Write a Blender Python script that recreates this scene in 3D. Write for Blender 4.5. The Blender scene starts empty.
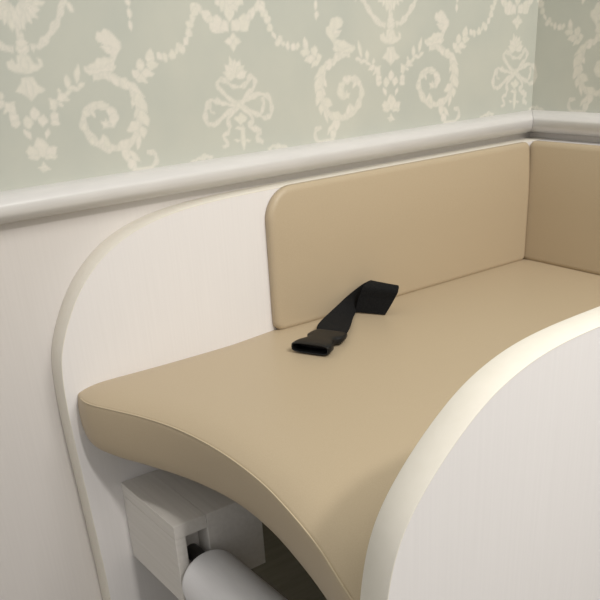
import bpy, bmesh, math, random
from mathutils import Vector, Matrix
random.seed(4)
C = bpy.context.scene.collection

def lin(r, g, b):
    f = lambda c: (c/255/12.92) if c/255 <= 0.04045 else ((c/255+0.055)/1.055)**2.4
    return (f(r), f(g), f(b), 1.0)

# ---------------------------------------------------------------- camera
cam_data = bpy.data.cameras.new('camera')
cam = bpy.data.objects.new('camera', cam_data)
C.objects.link(cam)
right = Vector((0.80325285, -0.59311076, -0.05481311))
up = Vector((0.30677811, 0.33307278, 0.89159952))
fwd = Vector((0.51056052, 0.73299532, -0.44949506))
m = Matrix((right, up, -fwd)).transposed().to_4x4()
m.translation = Vector((-1.1876, -0.9559, 0.3973))
cam.matrix_world = m
cam_data.sensor_width = 36.0
cam_data.sensor_height = 36.0
cam_data.lens = 36.0*820.8176/600.0
cam_data.shift_y = 139.94/600.0
cam_data.clip_start = 0.01
bpy.context.scene.camera = cam

# ---------------------------------------------------------------- light
world = bpy.data.worlds.new('world')
bpy.context.scene.world = world
world.use_nodes = True
bg = world.node_tree.nodes['Background']
bg.inputs[0].default_value = (1.0, 0.98, 0.96, 1)
bg.inputs[1].default_value = 0.58

def area(name, loc, target, size, power, col):
    d = bpy.data.lights.new(name, 'AREA')
    d.shape = 'DISK'; d.size = size; d.energy = power; d.color = col
    o = bpy.data.objects.new(name, d); C.objects.link(o)
    o.location = loc
    o.rotation_euler = (Vector(target)-Vector(loc)).to_track_quat('-Z', 'Y').to_euler()
    return o
sd_ = bpy.data.lights.new('downlight_front', 'SPOT')
sd_.energy = 70; sd_.spot_size = math.radians(52); sd_.spot_blend = 1.0; sd_.shadow_soft_size = 0.07; sd_.color = (1.0, 0.955, 0.91)
so_ = bpy.data.objects.new('downlight_front', sd_); C.objects.link(so_)
so_.location = (-0.78, -1.82, 1.5)
so_.rotation_euler = (Vector((-0.42, -0.35, 0.12))-so_.location).to_track_quat('-Z', 'Y').to_euler()
area('ceiling_light', (-0.3, -1.3, 1.55), (-0.4, -0.4, 0.0), 0.7, 14.5, (1.0, 0.965, 0.925))

vs = bpy.context.scene.view_settings
vs.view_transform = 'Standard'
vs.look = 'None'
vs.gamma = 1.0
vs.use_curve_mapping = False
vs.exposure = 0.0

# ---------------------------------------------------------------- materials
def mat(name, col, rough=0.6, spec=0.4, metallic=0.0):
    mt = bpy.data.materials.new(name); mt.use_nodes = True
    b = mt.node_tree.nodes['Principled BSDF']
    b.inputs['Base Color'].default_value = col
    b.inputs['Roughness'].default_value = rough
    b.inputs['Specular IOR Level'].default_value = spec
    b.inputs['Metallic'].default_value = metallic
    return mt, mt.node_tree, b

def noisy(mt3, scale_vec, nscale, c1, c2, detail=6, bump=0.0, dist=0.0005, lo=0.3, hi=0.7):
    mt, nt, b = mt3
    tc = nt.nodes.new('ShaderNodeTexCoord'); mp = nt.nodes.new('ShaderNodeMapping')
    mp.inputs['Scale'].default_value = scale_vec
    no = nt.nodes.new('ShaderNodeTexNoise'); no.inputs['Scale'].default_value = nscale; no.inputs['Detail'].default_value = detail
    rp = nt.nodes.new('ShaderNodeValToRGB')
    rp.color_ramp.elements[0].position = lo; rp.color_ramp.elements[1].position = hi
    rp.color_ramp.elements[0].color = c1; rp.color_ramp.elements[1].color = c2
    nt.links.new(tc.outputs['Object'], mp.inputs['Vector']); nt.links.new(mp.outputs[0], no.inputs['Vector'])
    nt.links.new(no.outputs['Fac'], rp.inputs[0]); nt.links.new(rp.outputs[0], b.inputs['Base Color'])
    if bump:
        bp = nt.nodes.new('ShaderNodeBump'); bp.inputs['Strength'].default_value = bump; bp.inputs['Distance'].default_value = dist
        nt.links.new(no.outputs['Fac'], bp.inputs['Height']); nt.links.new(bp.outputs[0], b.inputs['Normal'])
    return mt

WHITE = noisy(mat('white_wood_grain', lin(226,222,216), 0.5, 0.3), (110, 110, 2.2), 3.0, lin(230,227,225), lin(233,230,228), bump=0.03)
WAINSCOT = noisy(mat('white_wainscot', lin(226,222,216), 0.5, 0.3), (100, 100, 2.0), 3.0, lin(216,211,206), lin(219,214,209), bump=0.06)
EDGE = noisy(mat('cream_edge_band', lin(226,222,210), 0.5, 0.3), (40, 40, 40), 2.0, lin(230,225,212), lin(233,228,216))
RAIL = noisy(mat('white_painted_rail', lin(222,220,215), 0.35, 0.5), (3, 3, 30), 6.0, lin(208,206,203), lin(214,212,209))
LEATHER = noisy(mat('beige_leatherette', lin(205,185,150), 0.42, 0.35), (1, 1, 1), 900.0, lin(182,165,138), lin(187,171,144), detail=2, bump=0.12, dist=0.0002)
PIPING = mat('beige_seam_cord', lin(197,182,154), 0.5, 0.3)[0]
def paper():
    mt, nt, b = mat('grey_green_wallpaper', lin(190,195,178), 0.8, 0.15)
    def node(t, **k):
        n = nt.nodes.new(t)
        for a_, v in k.items(): setattr(n, a_, v)
        return n
    tc = node('ShaderNodeTexCoord')
    def noise(sc, det, c1, c2, lo=.3, hi=.7):
        n = node('ShaderNodeTexNoise'); n.inputs['Scale'].default_value = sc; n.inputs['Detail'].default_value = det
        rp = node('ShaderNodeValToRGB'); rp.color_ramp.elements[0].position = lo; rp.color_ramp.elements[1].position = hi
        rp.color_ramp.elements[0].color = c1; rp.color_ramp.elements[1].color = c2
        nt.links.new(tc.outputs['Object'], n.inputs['Vector']); nt.links.new(n.outputs['Fac'], rp.inputs[0]); return rp
    ground = noise(10, 5, lin(*P1), lin(*P2))
    ca = node('ShaderNodeMix', data_type='RGBA'); ca.inputs[6].default_value = lin(*M1); ca.inputs[7].default_value = lin(*M2)
    at = node('ShaderNodeAttribute', attribute_name='tint'); nt.links.new(at.outputs['Fac'], ca.inputs[0])
    pr = node('ShaderNodeAttribute', attribute_name='print')
    mo = noise(150, 3, (.72, .72, .72, 1), (1, 1, 1, 1))
    mu = node('ShaderNodeMath', operation='MULTIPLY'); nt.links.new(pr.outputs['Fac'], mu.inputs[0]); nt.links.new(mo.outputs[0], mu.inputs[1])
    mx = node('ShaderNodeMix', data_type='RGBA'); nt.links.new(mu.outputs[0], mx.inputs[0])
    nt.links.new(ground.outputs[0], mx.inputs[6]); nt.links.new(ca.outputs[2], mx.inputs[7])
    nt.links.new(mx.outputs[2], b.inputs['Base Color'])
    return mt
P1, P2 = (188,191,181), (197,198,186)
M1, M2 = (224,219,208), (220,217,204)
PAPER = paper()
WEB = noisy(mat('black_webbing', lin(30,30,30), 0.85, 0.15), (1, 1, 1), 500.0, lin(20,20,21), lin(32,32,32), detail=2, bump=0.3)
PLASTIC = mat('black_plastic', lin(20,20,21), 0.45, 0.3)[0]
TUBE = noisy(mat('satin_grey_tube', lin(205,205,205), 0.38, 0.5, 0.1), (8, 1, 8), 10.0, lin(232,232,234), lin(238,238,240))
GREYWOOD = noisy(mat('pale_grey_wood', lin(205,200,190), 0.55, 0.3), (50, 2, 50), 3.0, lin(212,208,201), lin(221,217,211), bump=0.1)
DARKM = mat('dark_steel', lin(70,68,64), 0.4, 0.5, 0.6)[0]
RECESS_SHADE = noisy(mat('olive_recess_shade', lin(92,87,72), 0.7, 0.2), (2, 2, 30), 4.0, lin(128,123,106), lin(142,137,120))  # dark olive stands in for the deep shade under the pad
FLOOR = noisy(mat('olive_brown_floor', lin(120,112,90), 0.6, 0.3), (2, 18, 1), 4.0, lin(105,98,78), lin(128,120,97))

# ---------------------------------------------------------------- helpers
def link(name, bm, mats, parent=None, smooth=False, angle=35):
    me = bpy.data.meshes.new(name); bm.to_mesh(me); bm.free()
    for k in (mats if isinstance(mats, (list, tuple)) else [mats]): me.materials.append(k)
    o = bpy.data.objects.new(name, me); C.objects.link(o)
    if smooth:
        for p in me.polygons: p.use_smooth = True
        me.set_sharp_from_angle(angle=math.radians(angle))
    if parent:
        o.parent = parent
        o.matrix_parent_inverse = Matrix.Translation(-Vector(parent.location))
    return o
def tag(o, label, cat, group=None):
    o['label'] = label; o['category'] = cat
    if group: o['group'] = group
    return o
def struct(o):
    o['kind'] = 'structure'; return o
def thing(name, loc, label, cat, group=None):
    o = bpy.data.objects.new(name, None); C.objects.link(o); o.location = loc
    o.empty_display_size = 0.05
    return tag(o, label, cat, group)
def box_bm(x0, x1, y0, y1, z0, z1, bev=0.0):
    bm = bmesh.new()
    bmesh.ops.create_cube(bm, size=1)
    for v in bm.verts:
        v.co = Vector((x0+(v.co.x+.5)*(x1-x0), y0+(v.co.y+.5)*(y1-y0), z0+(v.co.z+.5)*(z1-z0)))
    if bev: bmesh.ops.bevel(bm, geom=bm.edges[:], offset=bev, segments=2, affect='EDGES', profile=0.6)
    return bm
def catmull(pts, n=8):
    P = [Vector(p) for p in pts]; P = [P[0]*2-P[1]]+P+[P[-1]*2-P[-2]]; out = []
    for i in range(1, len(P)-2):
        a, b, c, d = P[i-1], P[i], P[i+1], P[i+2]
        for k in range(n):
            t = k/n
            out.append(0.5*((2*b)+(c-a)*t+(2*a-5*b+4*c-d)*t*t+(3*b-a-3*c+d)*t**3))
    out.append(P[-2]); return out
def smooth_line(v, it=30, keep=1):
    v = [Vector(p) for p in v]
    for _ in range(it):
        w = v[:]
        for i in range(keep, len(v)-keep): w[i] = v[i]*.5+(v[i-1]+v[i+1])*.25
        v = w
    return v
# ---- wallpaper print, half repeats: (kind, width, points) in metres

GARLAND_SCROLL = [
    ('L', 0.0096, (0.004, 0.436, 0.036, 0.437)),
    ('L', 0.0096, (0.004, 0.436, 0.03, 0.428)),
    ('L', 0.0096, (0.004, 0.436, 0.024, 0.422)),
    ('L', 0.0096, (0.004, 0.436, 0.016, 0.416)),
    ('L', 0.0096, (0.004, 0.436, 0.007, 0.409)),
    ('L', 0.0096, (0.004, 0.436, -0.002, 0.408)),
    ('L', 0.0100, (0.005, 0.44, 0.036, 0.447)),
    ('L', 0.0100, (0.005, 0.44, 0.032, 0.457)),
    ('L', 0.0100, (0.005, 0.44, 0.024, 0.464)),
    ('L', 0.0100, (0.005, 0.44, 0.011, 0.467)),
    ('L', 0.0060, (-0.001, 0.408, -0.001, 0.399)),
    ('L', 0.0100, (0, 0.399, 0.003, 0.385)),
    ('L', 0.0064, (-0.007, 0.393, 0.006, 0.391)),
    ('R', 0.0072, (0.01, 0.391, 0.02, 0.394, 0.033, 0.403, 0.044, 0.415, 0.051, 0.425, 0.057, 0.437, 0.061, 0.452)),
    ('L', 0.0052, (0.06, 0.438, 0.067, 0.425)),
    ('R', 0.0090, (0.079, 0.358, 0.096, 0.357, 0.108, 0.352, 0.12, 0.346, 0.129, 0.335, 0.133, 0.322, 0.133, 0.305, 0.129, 0.292, 0.119, 0.28, 0.103, 0.274, 0.084, 0.276, 0.07, 0.283, 0.061, 0.296, 0.058, 0.308, 0.065, 0.32, 0.077, 0.325, 0.088, 0.323, 0.097, 0.316, 0.098, 0.307, 0.091, 0.302, 0.084, 0.304)),
    ('L', 0.0076, (0.099, 0.359, 0.112, 0.344)),
    ('L', 0.0120, (0.113, 0.353, 0.124, 0.339)),
    ('L', 0.0088, (0.121, 0.348, 0.145, 0.329)),
    ('L', 0.0072, (0.13, 0.329, 0.124, 0.318)),
    ('L', 0.0126, (0.13, 0.334, 0.145, 0.311)),
    ('L', 0.0068, (0.135, 0.317, 0.125, 0.306)),
    ('L', 0.0120, (0.133, 0.315, 0.144, 0.294)),
    ('L', 0.0120, (0.132, 0.301, 0.114, 0.292)),
    ('L', 0.0102, (0.133, 0.296, 0.136, 0.281)),
    ('L', 0.0064, (0.129, 0.287, 0.124, 0.268)),
    ('L', 0.0080, (0.11, 0.282, 0.094, 0.27)),
    ('L', 0.0108, (0.106, 0.275, 0.108, 0.256)),
    ('L', 0.0068, (0.111, 0.27, 0.126, 0.253)),
    ('L', 0.0102, (0.11, 0.26, 0.119, 0.245)),
    ('L', 0.0108, (0.1, 0.274, 0.115, 0.281)),
    ('L', 0.0080, (0.087, 0.275, 0.08, 0.292)),
    ('L', 0.0060, (0.073, 0.279, 0.083, 0.292)),
    ('L', 0.0090, (0.07, 0.285, 0.06, 0.287)),
    ('L', 0.0089, (0.061, 0.304, 0.053, 0.301)),
    ('L', 0.0067, (0.068, 0.317, 0.058, 0.319)),
    ('L', 0.0095, (0.075, 0.324, 0.073, 0.329)),
    ('L', 0.0068, (0.077, 0.324, 0.095, 0.325)),
    ('L', 0.0088, (0.09, 0.322, 0.104, 0.308)),
    ('L', 0.0108, (0.1, 0.316, 0.095, 0.299)),
    ('L', 0.0052, (0.09, 0.299, 0.08, 0.307)),
    ('L', 0.0052, (0.069, 0.321, 0.075, 0.311)),
    ('R', 0.0056, (0.114, 0.246, 0.129, 0.244, 0.142, 0.245, 0.148, 0.253, 0.146, 0.262, 0.136, 0.264)),
    ('P', 0.0000, (0.089, 0.398, 0.092, 0.404, 0.101, 0.407, 0.108, 0.406, 0.114, 0.4, 0.12, 0.393, 0.121, 0.386, 0.115, 0.378, 0.109, 0.371, 0.108, 0.362, 0.092, 0.36, 0.075, 0.359, 0.069, 0.363, 0.07, 0.369, 0.083, 0.371, 0.094, 0.372, 0.1, 0.376, 0.105, 0.379, 0.098, 0.382, 0.094, 0.387, 0.101, 0.39, 0.092, 0.393)),
    ('L', 0.0102, (0.109, 0.375, 0.072, 0.366)),
    ('L', 0.0060, (0.11, 0.386, 0.093, 0.388)),
    ('L', 0.0052, (0.107, 0.367, 0.109, 0.363)),
    ('L', 0.0064, (0.057, 0.351, 0.063, 0.374)),
    ('L', 0.0072, (0.046, 0.346, 0.046, 0.362)),
    ('L', 0.0052, (0.057, 0.347, 0.069, 0.352)),
    ('L', 0.0056, (0.046, 0.347, 0.061, 0.345)),
    ('L', 0.0052, (0.038, 0.34, 0.053, 0.345)),
    ('L', 0.0049, (0.034, 0.341, 0.034, 0.349)),
    ('L', 0.0048, (0.034, 0.338, 0.045, 0.334)),
    ('L', 0.0048, (0.029, 0.332, 0.037, 0.328)),
    ('L', 0.0045, (0.021, 0.324, 0.03, 0.329)),
    ('L', 0.0041, (0.019, 0.337, 0.031, 0.333)),
    ('L', 0.0102, (0.156, 0.366, 0.159, 0.384)),
    ('L', 0.0090, (0.15, 0.365, 0.168, 0.364)),
    ('L', 0.0108, (0.141, 0.358, 0.144, 0.373)),
    ('L', 0.0095, (0.142, 0.357, 0.161, 0.354)),
    ('L', 0.0080, (0.133, 0.356, 0.15, 0.345)),
    ('L', 0.0095, (0.132, 0.352, 0.138, 0.361)),
    ('L', 0.0078, (0.167, 0.372, 0.176, 0.375)),
    ('L', 0.0102, (0.174, 0.371, 0.183, 0.374)),
    ('L', 0.0108, (0.184, 0.373, 0.193, 0.375)),
    ('L', 0.0060, (0.192, 0.376, 0.2, 0.379)),
    ('L', 0.0102, (0.196, 0.381, 0.205, 0.384)),
    ('L', 0.0108, (0.2, 0.377, 0.207, 0.384)),
    ('L', 0.0068, (0.207, 0.384, 0.214, 0.394)),
    ('L', 0.0096, (0.213, 0.392, 0.218, 0.403)),
    ('L', 0.0096, (0.215, 0.403, 0.222, 0.412)),
    ('L', 0.0096, (0.22, 0.409, 0.226, 0.42)),
    ('L', 0.0102, (0.223, 0.42, 0.231, 0.431)),
    ('L', 0.0088, (0.229, 0.431, 0.238, 0.417)),
    ('L', 0.0100, (0.238, 0.422, 0.252, 0.406)),
    ('L', 0.0180, (0.248, 0.413, 0.266, 0.396)),
    ('L', 0.0145, (0.264, 0.408, 0.275, 0.396)),
    ('L', 0.0076, (0.231, 0.425, 0.222, 0.415)),
    ('L', 0.0072, (0.245, 0.415, 0.252, 0.408)),
    ('L', 0.0066, (0.137, 0.44, 0.138, 0.429)),
    ('L', 0.0052, (0.137, 0.428, 0.138, 0.415)),
    ('L', 0.0060, (0.136, 0.415, 0.137, 0.403)),
    ('L', 0.0048, (0.138, 0.451, 0.138, 0.439)),
    ('R', 0.0051, (0.323, 0.244, 0.332, 0.248, 0.344, 0.247, 0.355, 0.242)),
]
URN_AXIS = [
    ('P', 0.0000, (-0.0075, 0.385, -0.0005, 0.387, 0.0065, 0.385, 0.0105, 0.376, 0.0155, 0.375, 0.0135, 0.381, 0.0195, 0.38, 0.0205, 0.372, 0.0125, 0.368, -0.0005, 0.365, -0.0115, 0.368, -0.0205, 0.373, -0.0205, 0.38, -0.0145, 0.383, -0.0115, 0.377, -0.0095, 0.378)),
    ('P', 0.0000, (-0.0085, 0.363, 0.0065, 0.363, 0.0105, 0.354, 0.0195, 0.347, 0.0095, 0.345, -0.0005, 0.336, -0.0085, 0.345, -0.0185, 0.348, -0.0105, 0.355)),
    ('L', 0.0088, (-0.0005, 0.362, -0.0005, 0.338)),
    ('L', 0.0080, (-0.0005, 0.385, -0.0005, 0.366)),
    ('L', 0.0104, (0.0005, 0.316, 0.0005, 0.331)),
    ('L', 0.0107, (0.0075, 0.308, 0.0095, 0.322)),
    ('L', 0.0107, (-0.0085, 0.308, -0.0105, 0.323)),
    ('L', 0.0104, (0.0185, 0.314, 0.0295, 0.321)),
    ('L', 0.0080, (0.0165, 0.312, 0.0295, 0.311)),
    ('L', 0.0104, (-0.0195, 0.317, -0.0295, 0.325)),
    ('L', 0.0080, (-0.0185, 0.315, -0.0305, 0.314)),
    ('L', 0.0060, (0.0085, 0.295, 0.0145, 0.306)),
    ('L', 0.0062, (-0.0095, 0.297, -0.0155, 0.308)),
    ('L', 0.0176, (0.0005, 0.274, -0.0005, 0.298)),
    ('L', 0.0115, (0.0045, 0.276, 0.0205, 0.284)),
    ('L', 0.0115, (-0.0035, 0.277, -0.0195, 0.286)),
    ('L', 0.0066, (0.0025, 0.275, 0.0185, 0.274)),
    ('L', 0.0064, (-0.0015, 0.275, -0.0185, 0.277)),
    ('L', 0.0096, (0.0005, 0.257, -0.0005, 0.27)),
    ('L', 0.0056, (0.0085, 0.262, -0.0085, 0.264)),
    ('L', 0.0066, (-0.0405, 0.34, -0.0295, 0.336)),
    ('L', 0.0096, (-0.0315, 0.337, -0.0205, 0.326)),
    ('L', 0.0088, (0.0425, 0.34, 0.0285, 0.336)),
    ('L', 0.0096, (0.0295, 0.334, 0.0185, 0.327)),
    ('L', 0.0032, (-0.0025, 0.419, -0.0015, 0.401)),
    ('L', 0.0102, (-0.0065, 0.398, 0.0075, 0.398)),
]
RIBBON_BOW = [
    ('L', 0.0102, (0.0015, 0.341, -0.0045, 0.367)),
    ('L', 0.0102, (0.0015, 0.341, 0.0025, 0.364)),
    ('L', 0.0102, (0.0015, 0.341, 0.0095, 0.363)),
    ('L', 0.0102, (0.0015, 0.341, 0.0165, 0.356)),
    ('L', 0.0102, (0.0015, 0.341, 0.0205, 0.347)),
    ('L', 0.0102, (0.0015, 0.341, -0.0145, 0.358)),
    ('L', 0.0102, (0.0015, 0.341, -0.0175, 0.349)),
    ('R', 0.0052, (-0.0135, 0.339, -0.0085, 0.333, 0.0045, 0.329, 0.0165, 0.332, 0.0225, 0.338)),
    ('R', 0.0060, (0.0035, 0.306, -0.0115, 0.317, -0.0235, 0.328, -0.0275, 0.335, -0.0215, 0.34, -0.0135, 0.339)),
    ('R', 0.0060, (0.0035, 0.306, 0.0155, 0.317, 0.0275, 0.326, 0.0325, 0.335, 0.0265, 0.34, 0.0185, 0.339)),
    ('R', 0.0060, (0.0035, 0.306, 0.0195, 0.314, 0.0395, 0.318, 0.0525, 0.313, 0.0565, 0.301, 0.0545, 0.291, 0.0435, 0.287, 0.0315, 0.293, 0.0135, 0.302)),
    ('R', 0.0042, (0.0415, 0.313, 0.0435, 0.304, 0.0385, 0.293)),
    ('R', 0.0060, (0.0035, 0.306, -0.0205, 0.311, -0.0365, 0.317, -0.0455, 0.311, -0.0505, 0.3, -0.0465, 0.288, -0.0335, 0.288, -0.0175, 0.298, 0.0005, 0.304)),
    ('R', 0.0028, (-0.0415, 0.311, -0.0405, 0.303, -0.0345, 0.299)),
    ('R', 0.0052, (0.0005, 0.304, -0.0155, 0.291, -0.0135, 0.279, -0.0245, 0.27, -0.0195, 0.261, -0.0275, 0.256)),
    ('R', 0.0058, (0.0085, 0.304, 0.0235, 0.288, 0.0175, 0.279, 0.0335, 0.271, 0.0285, 0.263, 0.0375, 0.256)),
    ('L', 0.0190, (0.0045, 0.296, 0.0035, 0.282)),
    ('L', 0.0082, (0.0065, 0.282, 0.0055, 0.249)),
    ('L', 0.0049, (0.0015, 0.262, -0.0095, 0.263)),
    ('L', 0.0044, (0.0095, 0.261, 0.0185, 0.261)),
    ('L', 0.0150, (0.0025, 0.303, 0.0055, 0.309)),
    ('L', 0.0051, (-0.0055, 0.279, 0.0105, 0.277)),
    ('L', 0.0132, (0.0035, 0.394, 0.0005, 0.372)),
    ('L', 0.0090, (0.0025, 0.385, -0.0105, 0.384)),
    ('L', 0.0090, (0.0025, 0.385, 0.0145, 0.383)),
    ('L', 0.0150, (0.0025, 0.439, -0.0205, 0.428)),
    ('L', 0.0150, (0.0025, 0.439, -0.0125, 0.42)),
    ('L', 0.0150, (0.0025, 0.439, -0.0005, 0.406)),
    ('L', 0.0150, (0.0025, 0.439, 0.0125, 0.418)),
    ('L', 0.0150, (0.0025, 0.439, 0.0225, 0.427)),
    ('L', 0.0150, (0.0025, 0.439, 0.0015, 0.425)),
    ('L', 0.0164, (0.0025, 0.437, -0.0215, 0.446)),
    ('L', 0.0164, (0.0025, 0.437, -0.0085, 0.457)),
    ('L', 0.0164, (0.0025, 0.437, 0.0055, 0.461)),
    ('L', 0.0164, (0.0025, 0.437, 0.0185, 0.456)),
    ('L', 0.0164, (0.0025, 0.437, 0.0275, 0.445)),
]

# ---------------------------------------------------------------- setting
WY = 0.053     # plane of both walls behind the boards
struct(link('floor', box_bm(-3.2, WY+.1, -3.2, WY+.1, -0.90, -0.85), FLOOR))

def poly_leaf(x0, z0, x1, z1, w):
    a = Vector((x0, z0)); b = Vector((x1, z1)); d = b-a; L = d.length
    if L < 1e-6: return []
    d /= L; n = Vector((-d.y, d.x)); pr = [(0, .12), (.12, .55), (.3, .92), (.5, 1), (.7, .8), (.86, .42), (1, .04)]
    up_ = [a+d*L*t+n*w*.5*h for t, h in pr]; dn = [a+d*L*t-n*w*.5*h for t, h in reversed(pr)]
    return [up_+dn]
import numpy as np
TILE_W = 0.555; NX = 308; DX = TILE_W/NX; Z0 = 0.228; NZ = 300
def print_tile():
    """soft-edged print density and tint of one repeat, sampled on a fine grid"""
    gx, gz = np.meshgrid(np.arange(NX)*DX, Z0+np.arange(NZ)*DX)
    dens = np.zeros(gx.shape); tint = np.zeros(gx.shape)
    rng = np.random.RandomState(3)
    wx = gx*0; wz = gx*0
    for k in range(14):                     # irregular hand-printed edges, periodic across the tile
        n = rng.randint(12, 60); f = rng.uniform(60, 500); ph = rng.uniform(0, 6.28); am = .00032
        wave = am*np.sin(2*np.pi*n*gx/TILE_W+f*gz+ph)
        if k % 2: wx += wave
        else: wz += wave
    def stamp(polys, tn, top=1.0):
        sd = None
        allp = np.array([[q.x, q.y] for p in polys for q in p])
        for sh in (-TILE_W, 0, TILE_W):
            lo = allp.min(0)-.004; hi = allp.max(0)+.004
            i0 = max(int((lo[0]+sh)/DX), 0); i1 = min(int((hi[0]+sh)/DX)+2, NX)
            j0 = max(int((lo[1]-Z0)/DX), 0); j1 = min(int((hi[1]-Z0)/DX)+2, NZ)
            if i1 <= i0 or j1 <= j0: continue
            X = (gx+wx)[j0:j1, i0:i1]-sh; Z = (gz+wz)[j0:j1, i0:i1]
            best = np.full(X.shape, -1.0)
            for p in polys:
                n = len(p); inside = np.zeros(X.shape, bool); dist = np.full(X.shape, 1.0)
                for k in range(n):
                    ax_, az = p[k-1].x, p[k-1].y; bx, bz = p[k].x, p[k].y
                    if az != bz:
                        c = ((az > Z) != (bz > Z)) & (X < (bx-ax_)*(Z-az)/(bz-az)+ax_); inside ^= c
                    L2 = (bx-ax_)**2+(bz-az)**2+1e-12
                    t = np.clip(((X-ax_)*(bx-ax_)+(Z-az)*(bz-az))/L2, 0, 1)
                    dist = np.minimum(dist, np.hypot(X-ax_-t*(bx-ax_), Z-az-t*(bz-az)))
                best = np.maximum(best, np.where(inside, dist, -dist))
            a = np.clip((best+.0011)/.0020, 0, 1); a = a*a*(3-2*a)
            v = (.62+.38*np.clip(best/.0022, 0, 1))*top
            d = dens[j0:j1, i0:i1]; dens[j0:j1, i0:i1] = d*(1-a)+v*a
            d = tint[j0:j1, i0:i1]; tint[j0:j1, i0:i1] = d*(1-a)+tn*a
    def line(pts, w):
        P = catmull([Vector((q[0], q[1])) for q in pts], 4); n = len(P); out = []; nn = []
        for i in range(n):
            d = P[min(i+1, n-1)]-P[max(i-1, 0)]; d.normalize(); nn.append(Vector((-d.y, d.x)))
        for i in range(n-1):
            wa = w*.5*(.8+.2*math.cos(i*1.1)); wb = w*.5*(.8+.2*math.cos((i+1)*1.1)); e = (P[i+1]-P[i])*.15
            out.append([P[i]-e+nn[i]*wa, P[i+1]+e+nn[i+1]*wb, P[i+1]+e-nn[i+1]*wb, P[i]-e-nn[i]*wa])
        return out
    for row in range(0, 2):
        for group, ox, mirrors in ((GARLAND_SCROLL, 0, (False, True)), (URN_AXIS, 0, (False,)), (RIBBON_BOW, TILE_W/2, (False,))):
            for mir in mirrors:
                for t, w, q in group:
                    pts = [(ox+(-q[i] if mir else q[i]), q[i+1]+row*.375) for i in range(0, len(q), 2)]
                    tn = rng.uniform(0, 1)
                    if t == 'L': stamp(poly_leaf(pts[0][0], pts[0][1], pts[1][0], pts[1][1], w*1.15), tn)
                    elif t == 'R': stamp(line(pts, w*1.35), tn*.5, .92)
                    else: stamp([[Vector(p) for p in pts]], tn, .95)
    return dens, tint
DENS, TINT = print_tile()
RZ = 0.228   # centre of the chair rail
def wall(name, place, s0, s1, s_urn, p0, p1):
    """wall slab; the papered zone p0..p1 is a fine grid that carries the print"""
    i0 = math.ceil((p0-s_urn)/DX); i1 = math.floor((p1-s_urn)/DX)
    ss = [s_urn+i*DX for i in range(i0, i1+1)]; idx = [i % NX for i in range(i0, i1+1)]
    if p0 == s0: ss[0] = s0
    if p1 == s1: ss[-1] = s1
    n = len(ss); co = []; dn = []; tn = []
    for j in range(NZ):
        z = Z0+j*DX
        for k in range(n):
            co.append(place(ss[k], z, 0)); dn.append(float(DENS[j, idx[k]])); tn.append(float(TINT[j, idx[k]]))
    faces = [(j*n+k, j*n+k+1, (j+1)*n+k+1, (j+1)*n+k) for j in range(NZ-1) for k in range(n-1)]
    mi = [1]*len(faces)
    zt = Z0+(NZ-1)*DX
    def quad(a, b, c, d, m_, l=0):
        o = len(co)
        for s, z in ((a, c), (b, c), (b, d), (a, d)): co.append(place(s, z, l)); dn.append(0); tn.append(0)
        faces.append((o, o+1, o+2, o+3)); mi.append(m_)
    quad(s0, s1, -.85, Z0, 0); quad(s0, s1, zt, 1.6, 1); quad(s0, s1, -.85, 1.6, 0, -.08)
    if ss[0] > s0: quad(s0, ss[0], Z0, zt, 1)
    if ss[-1] < s1: quad(ss[-1], s1, Z0, zt, 1)
    me = bpy.data.meshes.new(name); me.from_pydata(co, [], faces)
    me.polygons.foreach_set('material_index', mi)
    for nm, arr in (('print', dn), ('tint', tn)):
        at = me.attributes.new(nm, 'FLOAT', 'POINT'); at.data.foreach_set('value', arr)
    me.materials.append(WAINSCOT); me.materials.append(PAPER)
    o = bpy.data.objects.new(name, me); C.objects.link(o)
    return struct(o)
# back wall: s = x ; right wall: s runs from the corner towards the viewer
wall('wall_back', lambda s, z, l: Vector((s, WY-l, z)), -3.2, WY, -0.832, -1.75, WY)
wall('wall_right', lambda s, z, l: Vector((WY-l, WY-s, z)), 0.0, 3.2, 0.225, 0.0, 0.95)

def rail_profile():
    h0, h1, d = 0.2080, 0.2440, 0.028
    p = [(0, h0)]
    n = 14
    for i in range(n+1):
        a = -math.pi/2+math.pi*i/n
        p.append((d*max(math.cos(a), 0), (h0+h1)/2+(h1-h0)/2*math.sin(a)))
    p.append((0, h1)); return p
def rail(name, f0, f1):
    bm = bmesh.new(); pr = rail_profile()
    A = [bm.verts.new(f0(d, z)) for d, z in pr]; B = [bm.verts.new(f1(d, z)) for d, z in pr]
    for i in range(len(pr)-1): bm.faces.new([A[i], A[i+1], B[i+1], B[i]])
    bm.faces.new([A[-1], A[0], B[0], B[-1]]); bm.faces.new(A); bm.faces.new(B)
    bmesh.ops.recalc_face_normals(bm, faces=bm.faces[:])
    return struct(link(name, bm, RAIL, smooth=True, angle=50))
rail('trim_1', lambda d, z: Vector((-3.2, WY-d, z)), lambda d, z: Vector((WY-d-.0004, WY-d, z)))
rail('trim_2', lambda d, z: Vector((WY-d, -3.2, z)), lambda d, z: Vector((WY-d, WY-d-.0004, z)))

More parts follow.
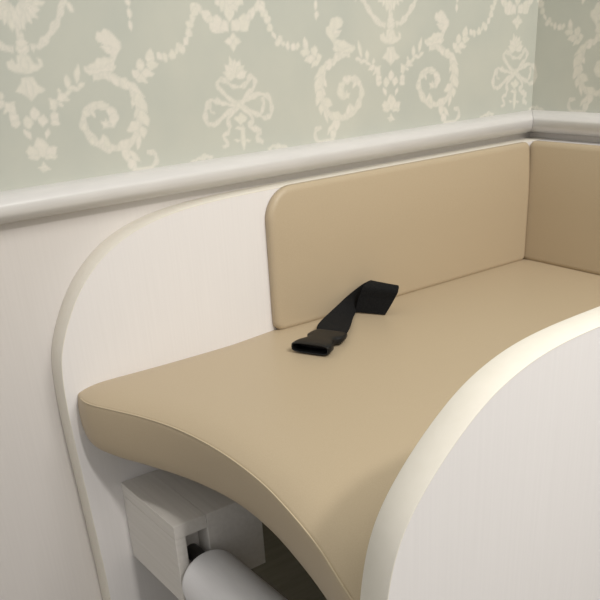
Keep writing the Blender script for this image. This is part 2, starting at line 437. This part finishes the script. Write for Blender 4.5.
# ---------------------------------------------------------------- end boards
def board(name, curve, xr, zt, zb, yf, yb, label):
    """upright board with a rounded upper left corner; curve runs from low left to the flat top"""
    curve = smooth_line(catmull(curve, 10), 25)
    t = thing(name, ((curve[0].x+xr)/2, (yf+yb)/2, zb), label, 'end panel')
    out = [Vector((curve[0].x, zb))]+curve+[Vector((xr, curve[-1].y)), Vector((xr, zb))]
    bm = bmesh.new()
    F = [bm.verts.new((p.x, yf, p.y)) for p in out]; B = [bm.verts.new((p.x, yb, p.y)) for p in out]
    bm.faces.new(F); bm.faces.new(list(reversed(B)))
    for i in range(len(out)): bm.faces.new([F[i], B[i], B[(i+1) % len(out)], F[(i+1) % len(out)]])
    bmesh.ops.recalc_face_normals(bm, faces=bm.faces[:])
    link('board', bm, WHITE, t, True, 30)
    # edge band glued along the left side, the curve and the top
    path = [Vector((curve[0].x, zb))]+curve+[Vector((xr, curve[-1].y))]
    bm = bmesh.new(); rows = []
    for i, p in enumerate(path):
        d = (path[min(i+1, len(path)-1)]-path[max(i-1, 0)]).normalized(); n = Vector((-d.y, d.x))
        q = p+n*.0010
        rows.append([bm.verts.new((a.x, y, a.y)) for a, y in ((p, yf-.0002), (p+n*.0006, yf-.0002), (q, yf+.0006), (q, yb-.0006), (p+n*.0006, yb+.0002), (p, yb+.0002))])
    for a, b in zip(rows, rows[1:]):
        for k in range(6): bm.faces.new([a[k], a[(k+1) % 6], b[(k+1) % 6], b[k]])
    bm.faces.new(rows[0]); bm.faces.new(rows[-1])
    bmesh.ops.recalc_face_normals(bm, faces=bm.faces[:])
    link('edge_band', bm, EDGE, t, True, 30)
    return t
curveA = [(-.866, -.30), (-.869, -.18), (-.873, -.07), (-.872, .012), (-.863, .056), (-.833, .113), (-.794, .152), (-.753, .174), (-.703, .188), (-.640, .1950), (-.56, .1975), (-.45, .198)]
board('end_panel', curveA, WY-.0005, .198, -.85, .018, WY-.0005, 'white wood-grain board with rounded corner, fixed flat against the wall under the rail')
curveF = [(-.887, -.30), (-.887, -.12), (-.8868, -.02), (-.8845, .025), (-.877, .065), (-.865, .092), (-.847, .115), (-.824, .137), (-.796, .158), (-.769, .171), (-.741, .179), (-.713, .183), (-.68, .185), (-.62, .186), (-.52, .1862)]
board('end_panel', curveF, WY-.0005, .186, -.85, -.612, -.585, 'white wood-grain board in the foreground with cream curved top edge')
t = link('back_board', box_bm(.018, WY-.0005, -.5845, .0175, -.85, .1985, .001), WHITE)
tag(t, 'narrow white board top edge showing between right backrest cushion and rail', 'board')

# ---------------------------------------------------------------- seat pad
seam = [(-.857, .018), (-.8605, -.018), (-.845, -.060), (-.826, -.108), (-.810, -.169), (-.803, -.248), (-.807, -.333), (-.819, -.402), (-.834, -.465), (-.852, -.520), (-.872, -.5845)]
seam = smooth_line(catmull([Vector((b, a)) for a, b in seam], 10), 6)      # (y, x)
def xl(y):
    for a, b in zip(seam, seam[1:]):
        if a.x >= y >= b.x: return a.y+(b.y-a.y)*(a.x-y)/(a.x-b.x+1e-9)
    return seam[-1].y
SEAMZ = -.013
def pad_top(x, y, dx):
    e = SEAMZ*math.exp(-(dx/.020)**1.1)
    e += -(.003+.006*min(1, max(0, (-.52-x)/.1)))*math.exp(-((.018-y)/.020))*(1-math.exp(-dx/.05))
    e += -.004*math.exp(-((y+.5845)/.015))
    e += .0015*math.sin(x*9+1)*math.sin(y*11)*min(1, dx/.1)
    return e
ys = []
N = 110
for i in range(N+1):
    s = i/N; ys.append(.0178-(.0178+.5843)*s)
ys = [.0178, .012, .006]+[y for y in ys if y < .002]
dxs = [0, .0012, .003, .006, .01, .015, .021, .028, .036, .046, .06, .08]
bm = bmesh.new(); rows = []
XR = .0178
for y in ys:
    x0 = xl(y); r = []
    yy = y
    # underside and side of the left edge, from below upwards
    g = min(1, max(0, (-.10-y)/.2)); g = g*g*(3-2*g); g2 = max(0, (y+.06)/.078)
    bz = .084-.006*g-.009*g2; uc = .006*g
    for dx, z in [(.03+uc, -1), (.008+uc, -1), (.003+uc, -.982), (.0005+uc, -.935), (-.0015+uc*.8, -.765), (-.0025+uc*.5, -.565), (-.0018+uc*.2, -.353)]:
        r.append((x0+dx, y, z*bz))
    for dx, z in [(-.0006, -.019), (.0003, -.0142), (.0012, -.0136)]: r.append((x0+dx, y, z))
    for dx in dxs[1:]: r.append((x0+dx+.0008, y, pad_top(x0+dx, y, dx)))
    xa = x0+dxs[-1]
    for k in range(1, 25):
        x = xa+(XR-xa)*k/24; r.append((x, y, pad_top(x, y, x-x0)-.002*math.exp(-(XR-x)/.012)))
    r.append((XR, y, -bz))
    rows.append([bm.verts.new(p) for p in r])
for a, b in zip(rows, rows[1:]):
    for k in range(len(a)): bm.faces.new([a[k], b[k], b[(k+1) % len(a)], a[(k+1) % len(a)]])
bm.faces.new(rows[0]); bm.faces.new(rows[-1])
bmesh.ops.recalc_face_normals(bm, faces=bm.faces[:])
pad = thing('seat_pad', (-.4, -.28, -.084), 'beige leatherette seat pad with concave front edge filling the corner bench', 'seat cushion')
link('cushion', bm, LEATHER, pad, True, 60)
def tube_bm(path, r, seg=8):
    bm = bmesh.new(); rings = []
    for i, p in enumerate(path):
        d = (path[min(i+1, len(path)-1)]-path[max(i-1, 0)]).normalized()
        u = d.cross(Vector((0, 0, 1))); u = u.normalized() if u.length > 1e-4 else Vector((1, 0, 0)); v = d.cross(u)
        rings.append([bm.verts.new(p+u*r*math.cos(2*math.pi*k/seg)+v*r*math.sin(2*math.pi*k/seg)) for k in range(seg)])
    for a, b in zip(rings, rings[1:]):
        for k in range(seg): bm.faces.new([a[k], a[(k+1) % seg], b[(k+1) % seg], b[k]])
    bm.faces.new(rings[0]); bm.faces.new(rings[-1])
    bmesh.ops.recalc_face_normals(bm, faces=bm.faces[:])
    return bm
sp = [Vector((xl(y)+.0004, y, -.0136)) for y in ys if y < .004]
link('seam_cord', tube_bm(sp, .0009), PIPING, pad, True, 80)
# hidden board the pad lies on
sb = bmesh.new(); top = []; bot = []
pts = [(xl(y)+.035, y) for y in ys[::8]]+[(xl(-.5843)+.035, -.5843)]
pts += [(.0175, -.5843), (.0175, .0175)]
top = [sb.verts.new((x, y, -.0845)) for x, y in pts]; bot = [sb.verts.new((x, y, -.1035)) for x, y in pts]
sb.faces.new(top); sb.faces.new(list(reversed(bot)))
for i in range(len(pts)): sb.faces.new([top[i], bot[i], bot[(i+1) % len(pts)], top[(i+1) % len(pts)]])
bmesh.ops.recalc_face_normals(sb, faces=sb.faces[:])
tag(link('bench_board', sb, GREYWOOD), 'thin bench board carrying the beige seat pad from below', 'board')

# ---------------------------------------------------------------- backrest cushions
def slab(out2d, place, th, r, crown=.0015):
    """upholstered slab: outline polygon (ccw), rolled front edge of radius r"""
    bm = bmesh.new(); n = len(out2d); P = [Vector(p) for p in out2d]; nor = []
    for i in range(n):
        d = (P[(i+1) % n]-P[i-1]).normalized(); nor.append(Vector((-d.y, d.x)))
    prof = [(.0015, 0), (0, .001)]+[(r*(1-math.sin(a)), th-r+r*math.cos(a)) for a in [math.pi/2*(1-k/7) for k in range(8)]]+[(r+.0008, th), (r+.0016, th)]
    rings = []
    for ins, dep in prof: rings.append([bm.verts.new(place((P[i]+nor[i]*ins).x, (P[i]+nor[i]*ins).y, dep)) for i in range(n)])
    for a, b in zip(rings, rings[1:]):
        for i in range(n): bm.faces.new([a[i], a[(i+1) % n], b[(i+1) % n], b[i]])
    bm.faces.new(list(reversed(rings[0]))); bm.faces.new(rings[-1])
    xe = min(p[0] for p in out2d) if min(p[0] for p in out2d) < -.5 else None
    if xe is not None:
        for q in (.012, .016, .020, .026, .033, .042, .055): bmesh.ops.bisect_plane(bm, geom=bm.verts[:]+bm.edges[:]+bm.faces[:], plane_co=(xe+q, 0, 0), plane_no=(1, 0, 0))
    for zc in (.100, .112, .125, .135, .145, .155, .163, .170, .176, .181, .186):
        bmesh.ops.bisect_plane(bm, geom=bm.verts[:]+bm.edges[:]+bm.faces[:], plane_co=(0, 0, zc), plane_no=(0, 0, 1))
    o0 = place(0, 0, 0); dv = place(0, 0, 1)-o0
    for v in bm.verts:            # padding rolls back towards the top
        dep = (v.co-o0).dot(dv)
        if dep < .003: continue
        a_ = max(0, (v.co.z-.095)/.105); b_ = max(0, 1-(v.co.x-xe)/.06) if xe is not None else 0
        v.co -= dv*(.0072*a_**2.2+.0050*b_**2*(1-a_))*dep/th
    bmesh.ops.recalc_face_normals(bm, faces=bm.faces[:])
    return bm
def rrect(x0, x1, z0, z1, rbl, rbr, rtr, rtl, n=10):
    o = []
    for cx, cz, r, a0 in ((x1-rbr, z0+rbr, rbr, -90), (x1-rtr, z1-rtr, rtr, 0), (x0+rtl, z1-rtl, rtl, 90), (x0+rbl, z0+rbl, rbl, 180)):
        for k in range(n+1):
            a = math.radians(a0+90*k/n); o.append((cx+r*math.cos(a), cz+r*math.sin(a)))
    return o
b1 = link('backrest_cushion', slab(rrect(-.5465, .0012, -.0045, .2000, .014, .0115, .0116, .044), lambda s, z, d: Vector((s, .0178-d, z)), .0178, .0085), LEATHER, None, True, 60)
tag(b1, 'beige backrest cushion with rounded upper left corner, left of the corner, behind the black strap', 'backrest cushion')
b2 = link('backrest_cushion', slab(rrect(-.0165, .584, -.0045, .2000, .0115, .012, .02, .0110), lambda s, z, d: Vector((.0178-d, -s, z)), .0178, .0085), LEATHER, None, True, 60)
tag(b2, 'beige backrest cushion on the right wall, cut by the right border of the photo', 'backrest cushion')

# ---------------------------------------------------------------- hollow bracket, block and round rail under the pad
XL_, YF = -.820, -.136
br = thing('bracket_box', (-.80, -.06, -.283), 'pale grey hollow wooden box under left end of seat pad, holding the round tube', 'bracket')
link('top_board', box_bm(XL_, -.7725, YF, .0175, -.180, -.160, .0008), GREYWOOD, br)
link('side_board', box_bm(XL_, -.8045, YF+.0005, .0175, -.283, -.1803, .0008), GREYWOOD, br)
link('inner_plate', box_bm(-.8042, -.7730, -.108, -.104, -.2675, -.1803), GREYWOOD, br)
bmx = tube_bm([Vector((-.786, y, -.225)) for y in (-.1035, -.12, -.155)], .011, 16)
link('support_shaft', bmx, DARKM, br, True)
tag(link('support_block', box_bm(-.7722, -.688, YF, .0175, -.275, -.1603, .0012), GREYWOOD), 'grey wooden block in shade under the seat pad, right of the hollow bracket box', 'block')
tag(link('recess_shade_board', box_bm(-.6875, .0175, .0005, .0175, -.85, -.1040), RECESS_SHADE), 'added dark olive board standing in for deep shade under the seat pad, right of the block', 'board')  # added board, its dark colour supplies the deep shade below the pad
# tube with a softly rounded end
bm = bmesh.new(); rings = []; TR = .042; seg = 40; tc_ = (-.786, -.245)
prof = [(-.152+.0, .022), (-.1495, .030), (-.1475, .036)]
prof = [(-.1425, .020), (-.1430, .030), (-.1455, .0365), (-.150, .0402), (-.156, .042), (-.584, .042), (-.5842, .03)]
for y, r in prof: rings.append([bm.verts.new((tc_[0]+r*math.cos(2*math.pi*k/seg), y, tc_[1]+r*math.sin(2*math.pi*k/seg))) for k in range(seg)])
for a, b in zip(rings, rings[1:]):
    for k in range(seg): bm.faces.new([a[k], a[(k+1) % seg], b[(k+1) % seg], b[k]])
bm.faces.new(rings[0]); bm.faces.new(rings[-1]); bmesh.ops.recalc_face_normals(bm, faces=bm.faces[:])
tag(link('round_rail', bm, TUBE, None, True, 50), 'thick satin grey round tube coming out of the bracket box at the bottom', 'rail')

# ---------------------------------------------------------------- safety strap
st = thing('safety_strap', (-.45, -.07, 0), 'black webbing safety strap with open plastic buckle lying on the beige seat pad', 'strap')
pairs = [((-0.530, -0.070, 0.008), (-0.513, -0.107, 0.006)), ((-0.512, -0.049, 0.012), (-0.481, -0.083, 0.008)), ((-0.462, -0.020, 0.016), (-0.435, -0.037, 0.004)), ((-0.422, -0.010, 0.028), (-0.395, -0.003, 0.003)),
         ((-0.386, -0.004, 0.037), (-0.374, 0.006, 0.006)), ((-0.386, -0.020, 0.045), (-0.376, -0.064, 0.043)), ((-0.405, -0.026, 0.042), (-0.383, -0.078, 0.040)), ((-0.411, -0.021, 0.024), (-0.386, -0.071, 0.024)), ((-0.416, -0.017, 0.0015), (-0.394, -0.061, 0.0015))]
Lc = catmull([p[0] for p in pairs], 8); Rc = catmull([p[1] for p in pairs], 8)
bm = bmesh.new(); rows = []
for i, (a, b) in enumerate(zip(Lc, Rc)):
    i0, i1 = max(i-1, 0), min(i+1, len(Lc)-1)
    d = ((Lc[i1]+Rc[i1])-(Lc[i0]+Rc[i0])); n = d.cross(b-a).normalized()*.0008
    rows.append([bm.verts.new(q) for q in [a+(b-a)*t+n for t in (0, .03, .25, .5, .75, .97, 1)]+[a+(b-a)*t-n for t in (1, .97, .75, .5, .25, .03, 0)]])
for a, b in zip(rows, rows[1:]):
    for k in range(14): bm.faces.new([a[k], a[(k+1) % 14], b[(k+1) % 14], b[k]])
bm.faces.new(rows[0]); bm.faces.new(rows[-1]); bmesh.ops.recalc_face_normals(bm, faces=bm.faces[:])
link('webbing', bm, WEB, st, True, 60)
# buckle: hollow mouth, waist, wider bar
o = Vector((-.573, -.110, .0080)); ax = Vector((.90, .43, 0)).normalized(); sd = Vector((.43, -.90, 0)).normalized()
tilt = Vector((0, 0, 1))
def ring(bm, s, w, h, z=0, side=0, n=24, e=4.0):
    r = []
    for k in range(n):
        a = 2*math.pi*k/n; c, s_ = math.cos(a), math.sin(a)
        u = math.copysign(abs(c)**(2/e), c)*w/2+side; v = math.copysign(abs(s_)**(2/e), s_)*h/2
        r.append(bm.verts.new(o+ax*s+sd*u+tilt*(v+z)))
    return r
bm = bmesh.new()
sec = [(.016, .048, .0085), (.012, .050, .0095), (.004, .0525, .0105), (-.0005, .0535, .011), (-.001, .056, .0135), (.001, .058, .0150), (.010, .057, .0150), (.018, .0545, .0145), (.024, .047, .0140), (.029, .042, .0135), (.035, .041, .013), (.040, .045, .0125), (.044, .054, .012), (.052, .055, .011), (.060, .053, .010), (.066, .050, .009), (.068, .047, .006)]
rings = [ring(bm, *q) for q in sec]
for a, b in zip(rings, rings[1:]):
    for k in range(24): bm.faces.new([a[k], a[(k+1) % 24], b[(k+1) % 24], b[k]])
bm.faces.new(rings[0]); bm.faces.new(rings[-1]); bmesh.ops.recalc_face_normals(bm, faces=bm.faces[:])
link('buckle', bm, PLASTIC, st, True, 50)
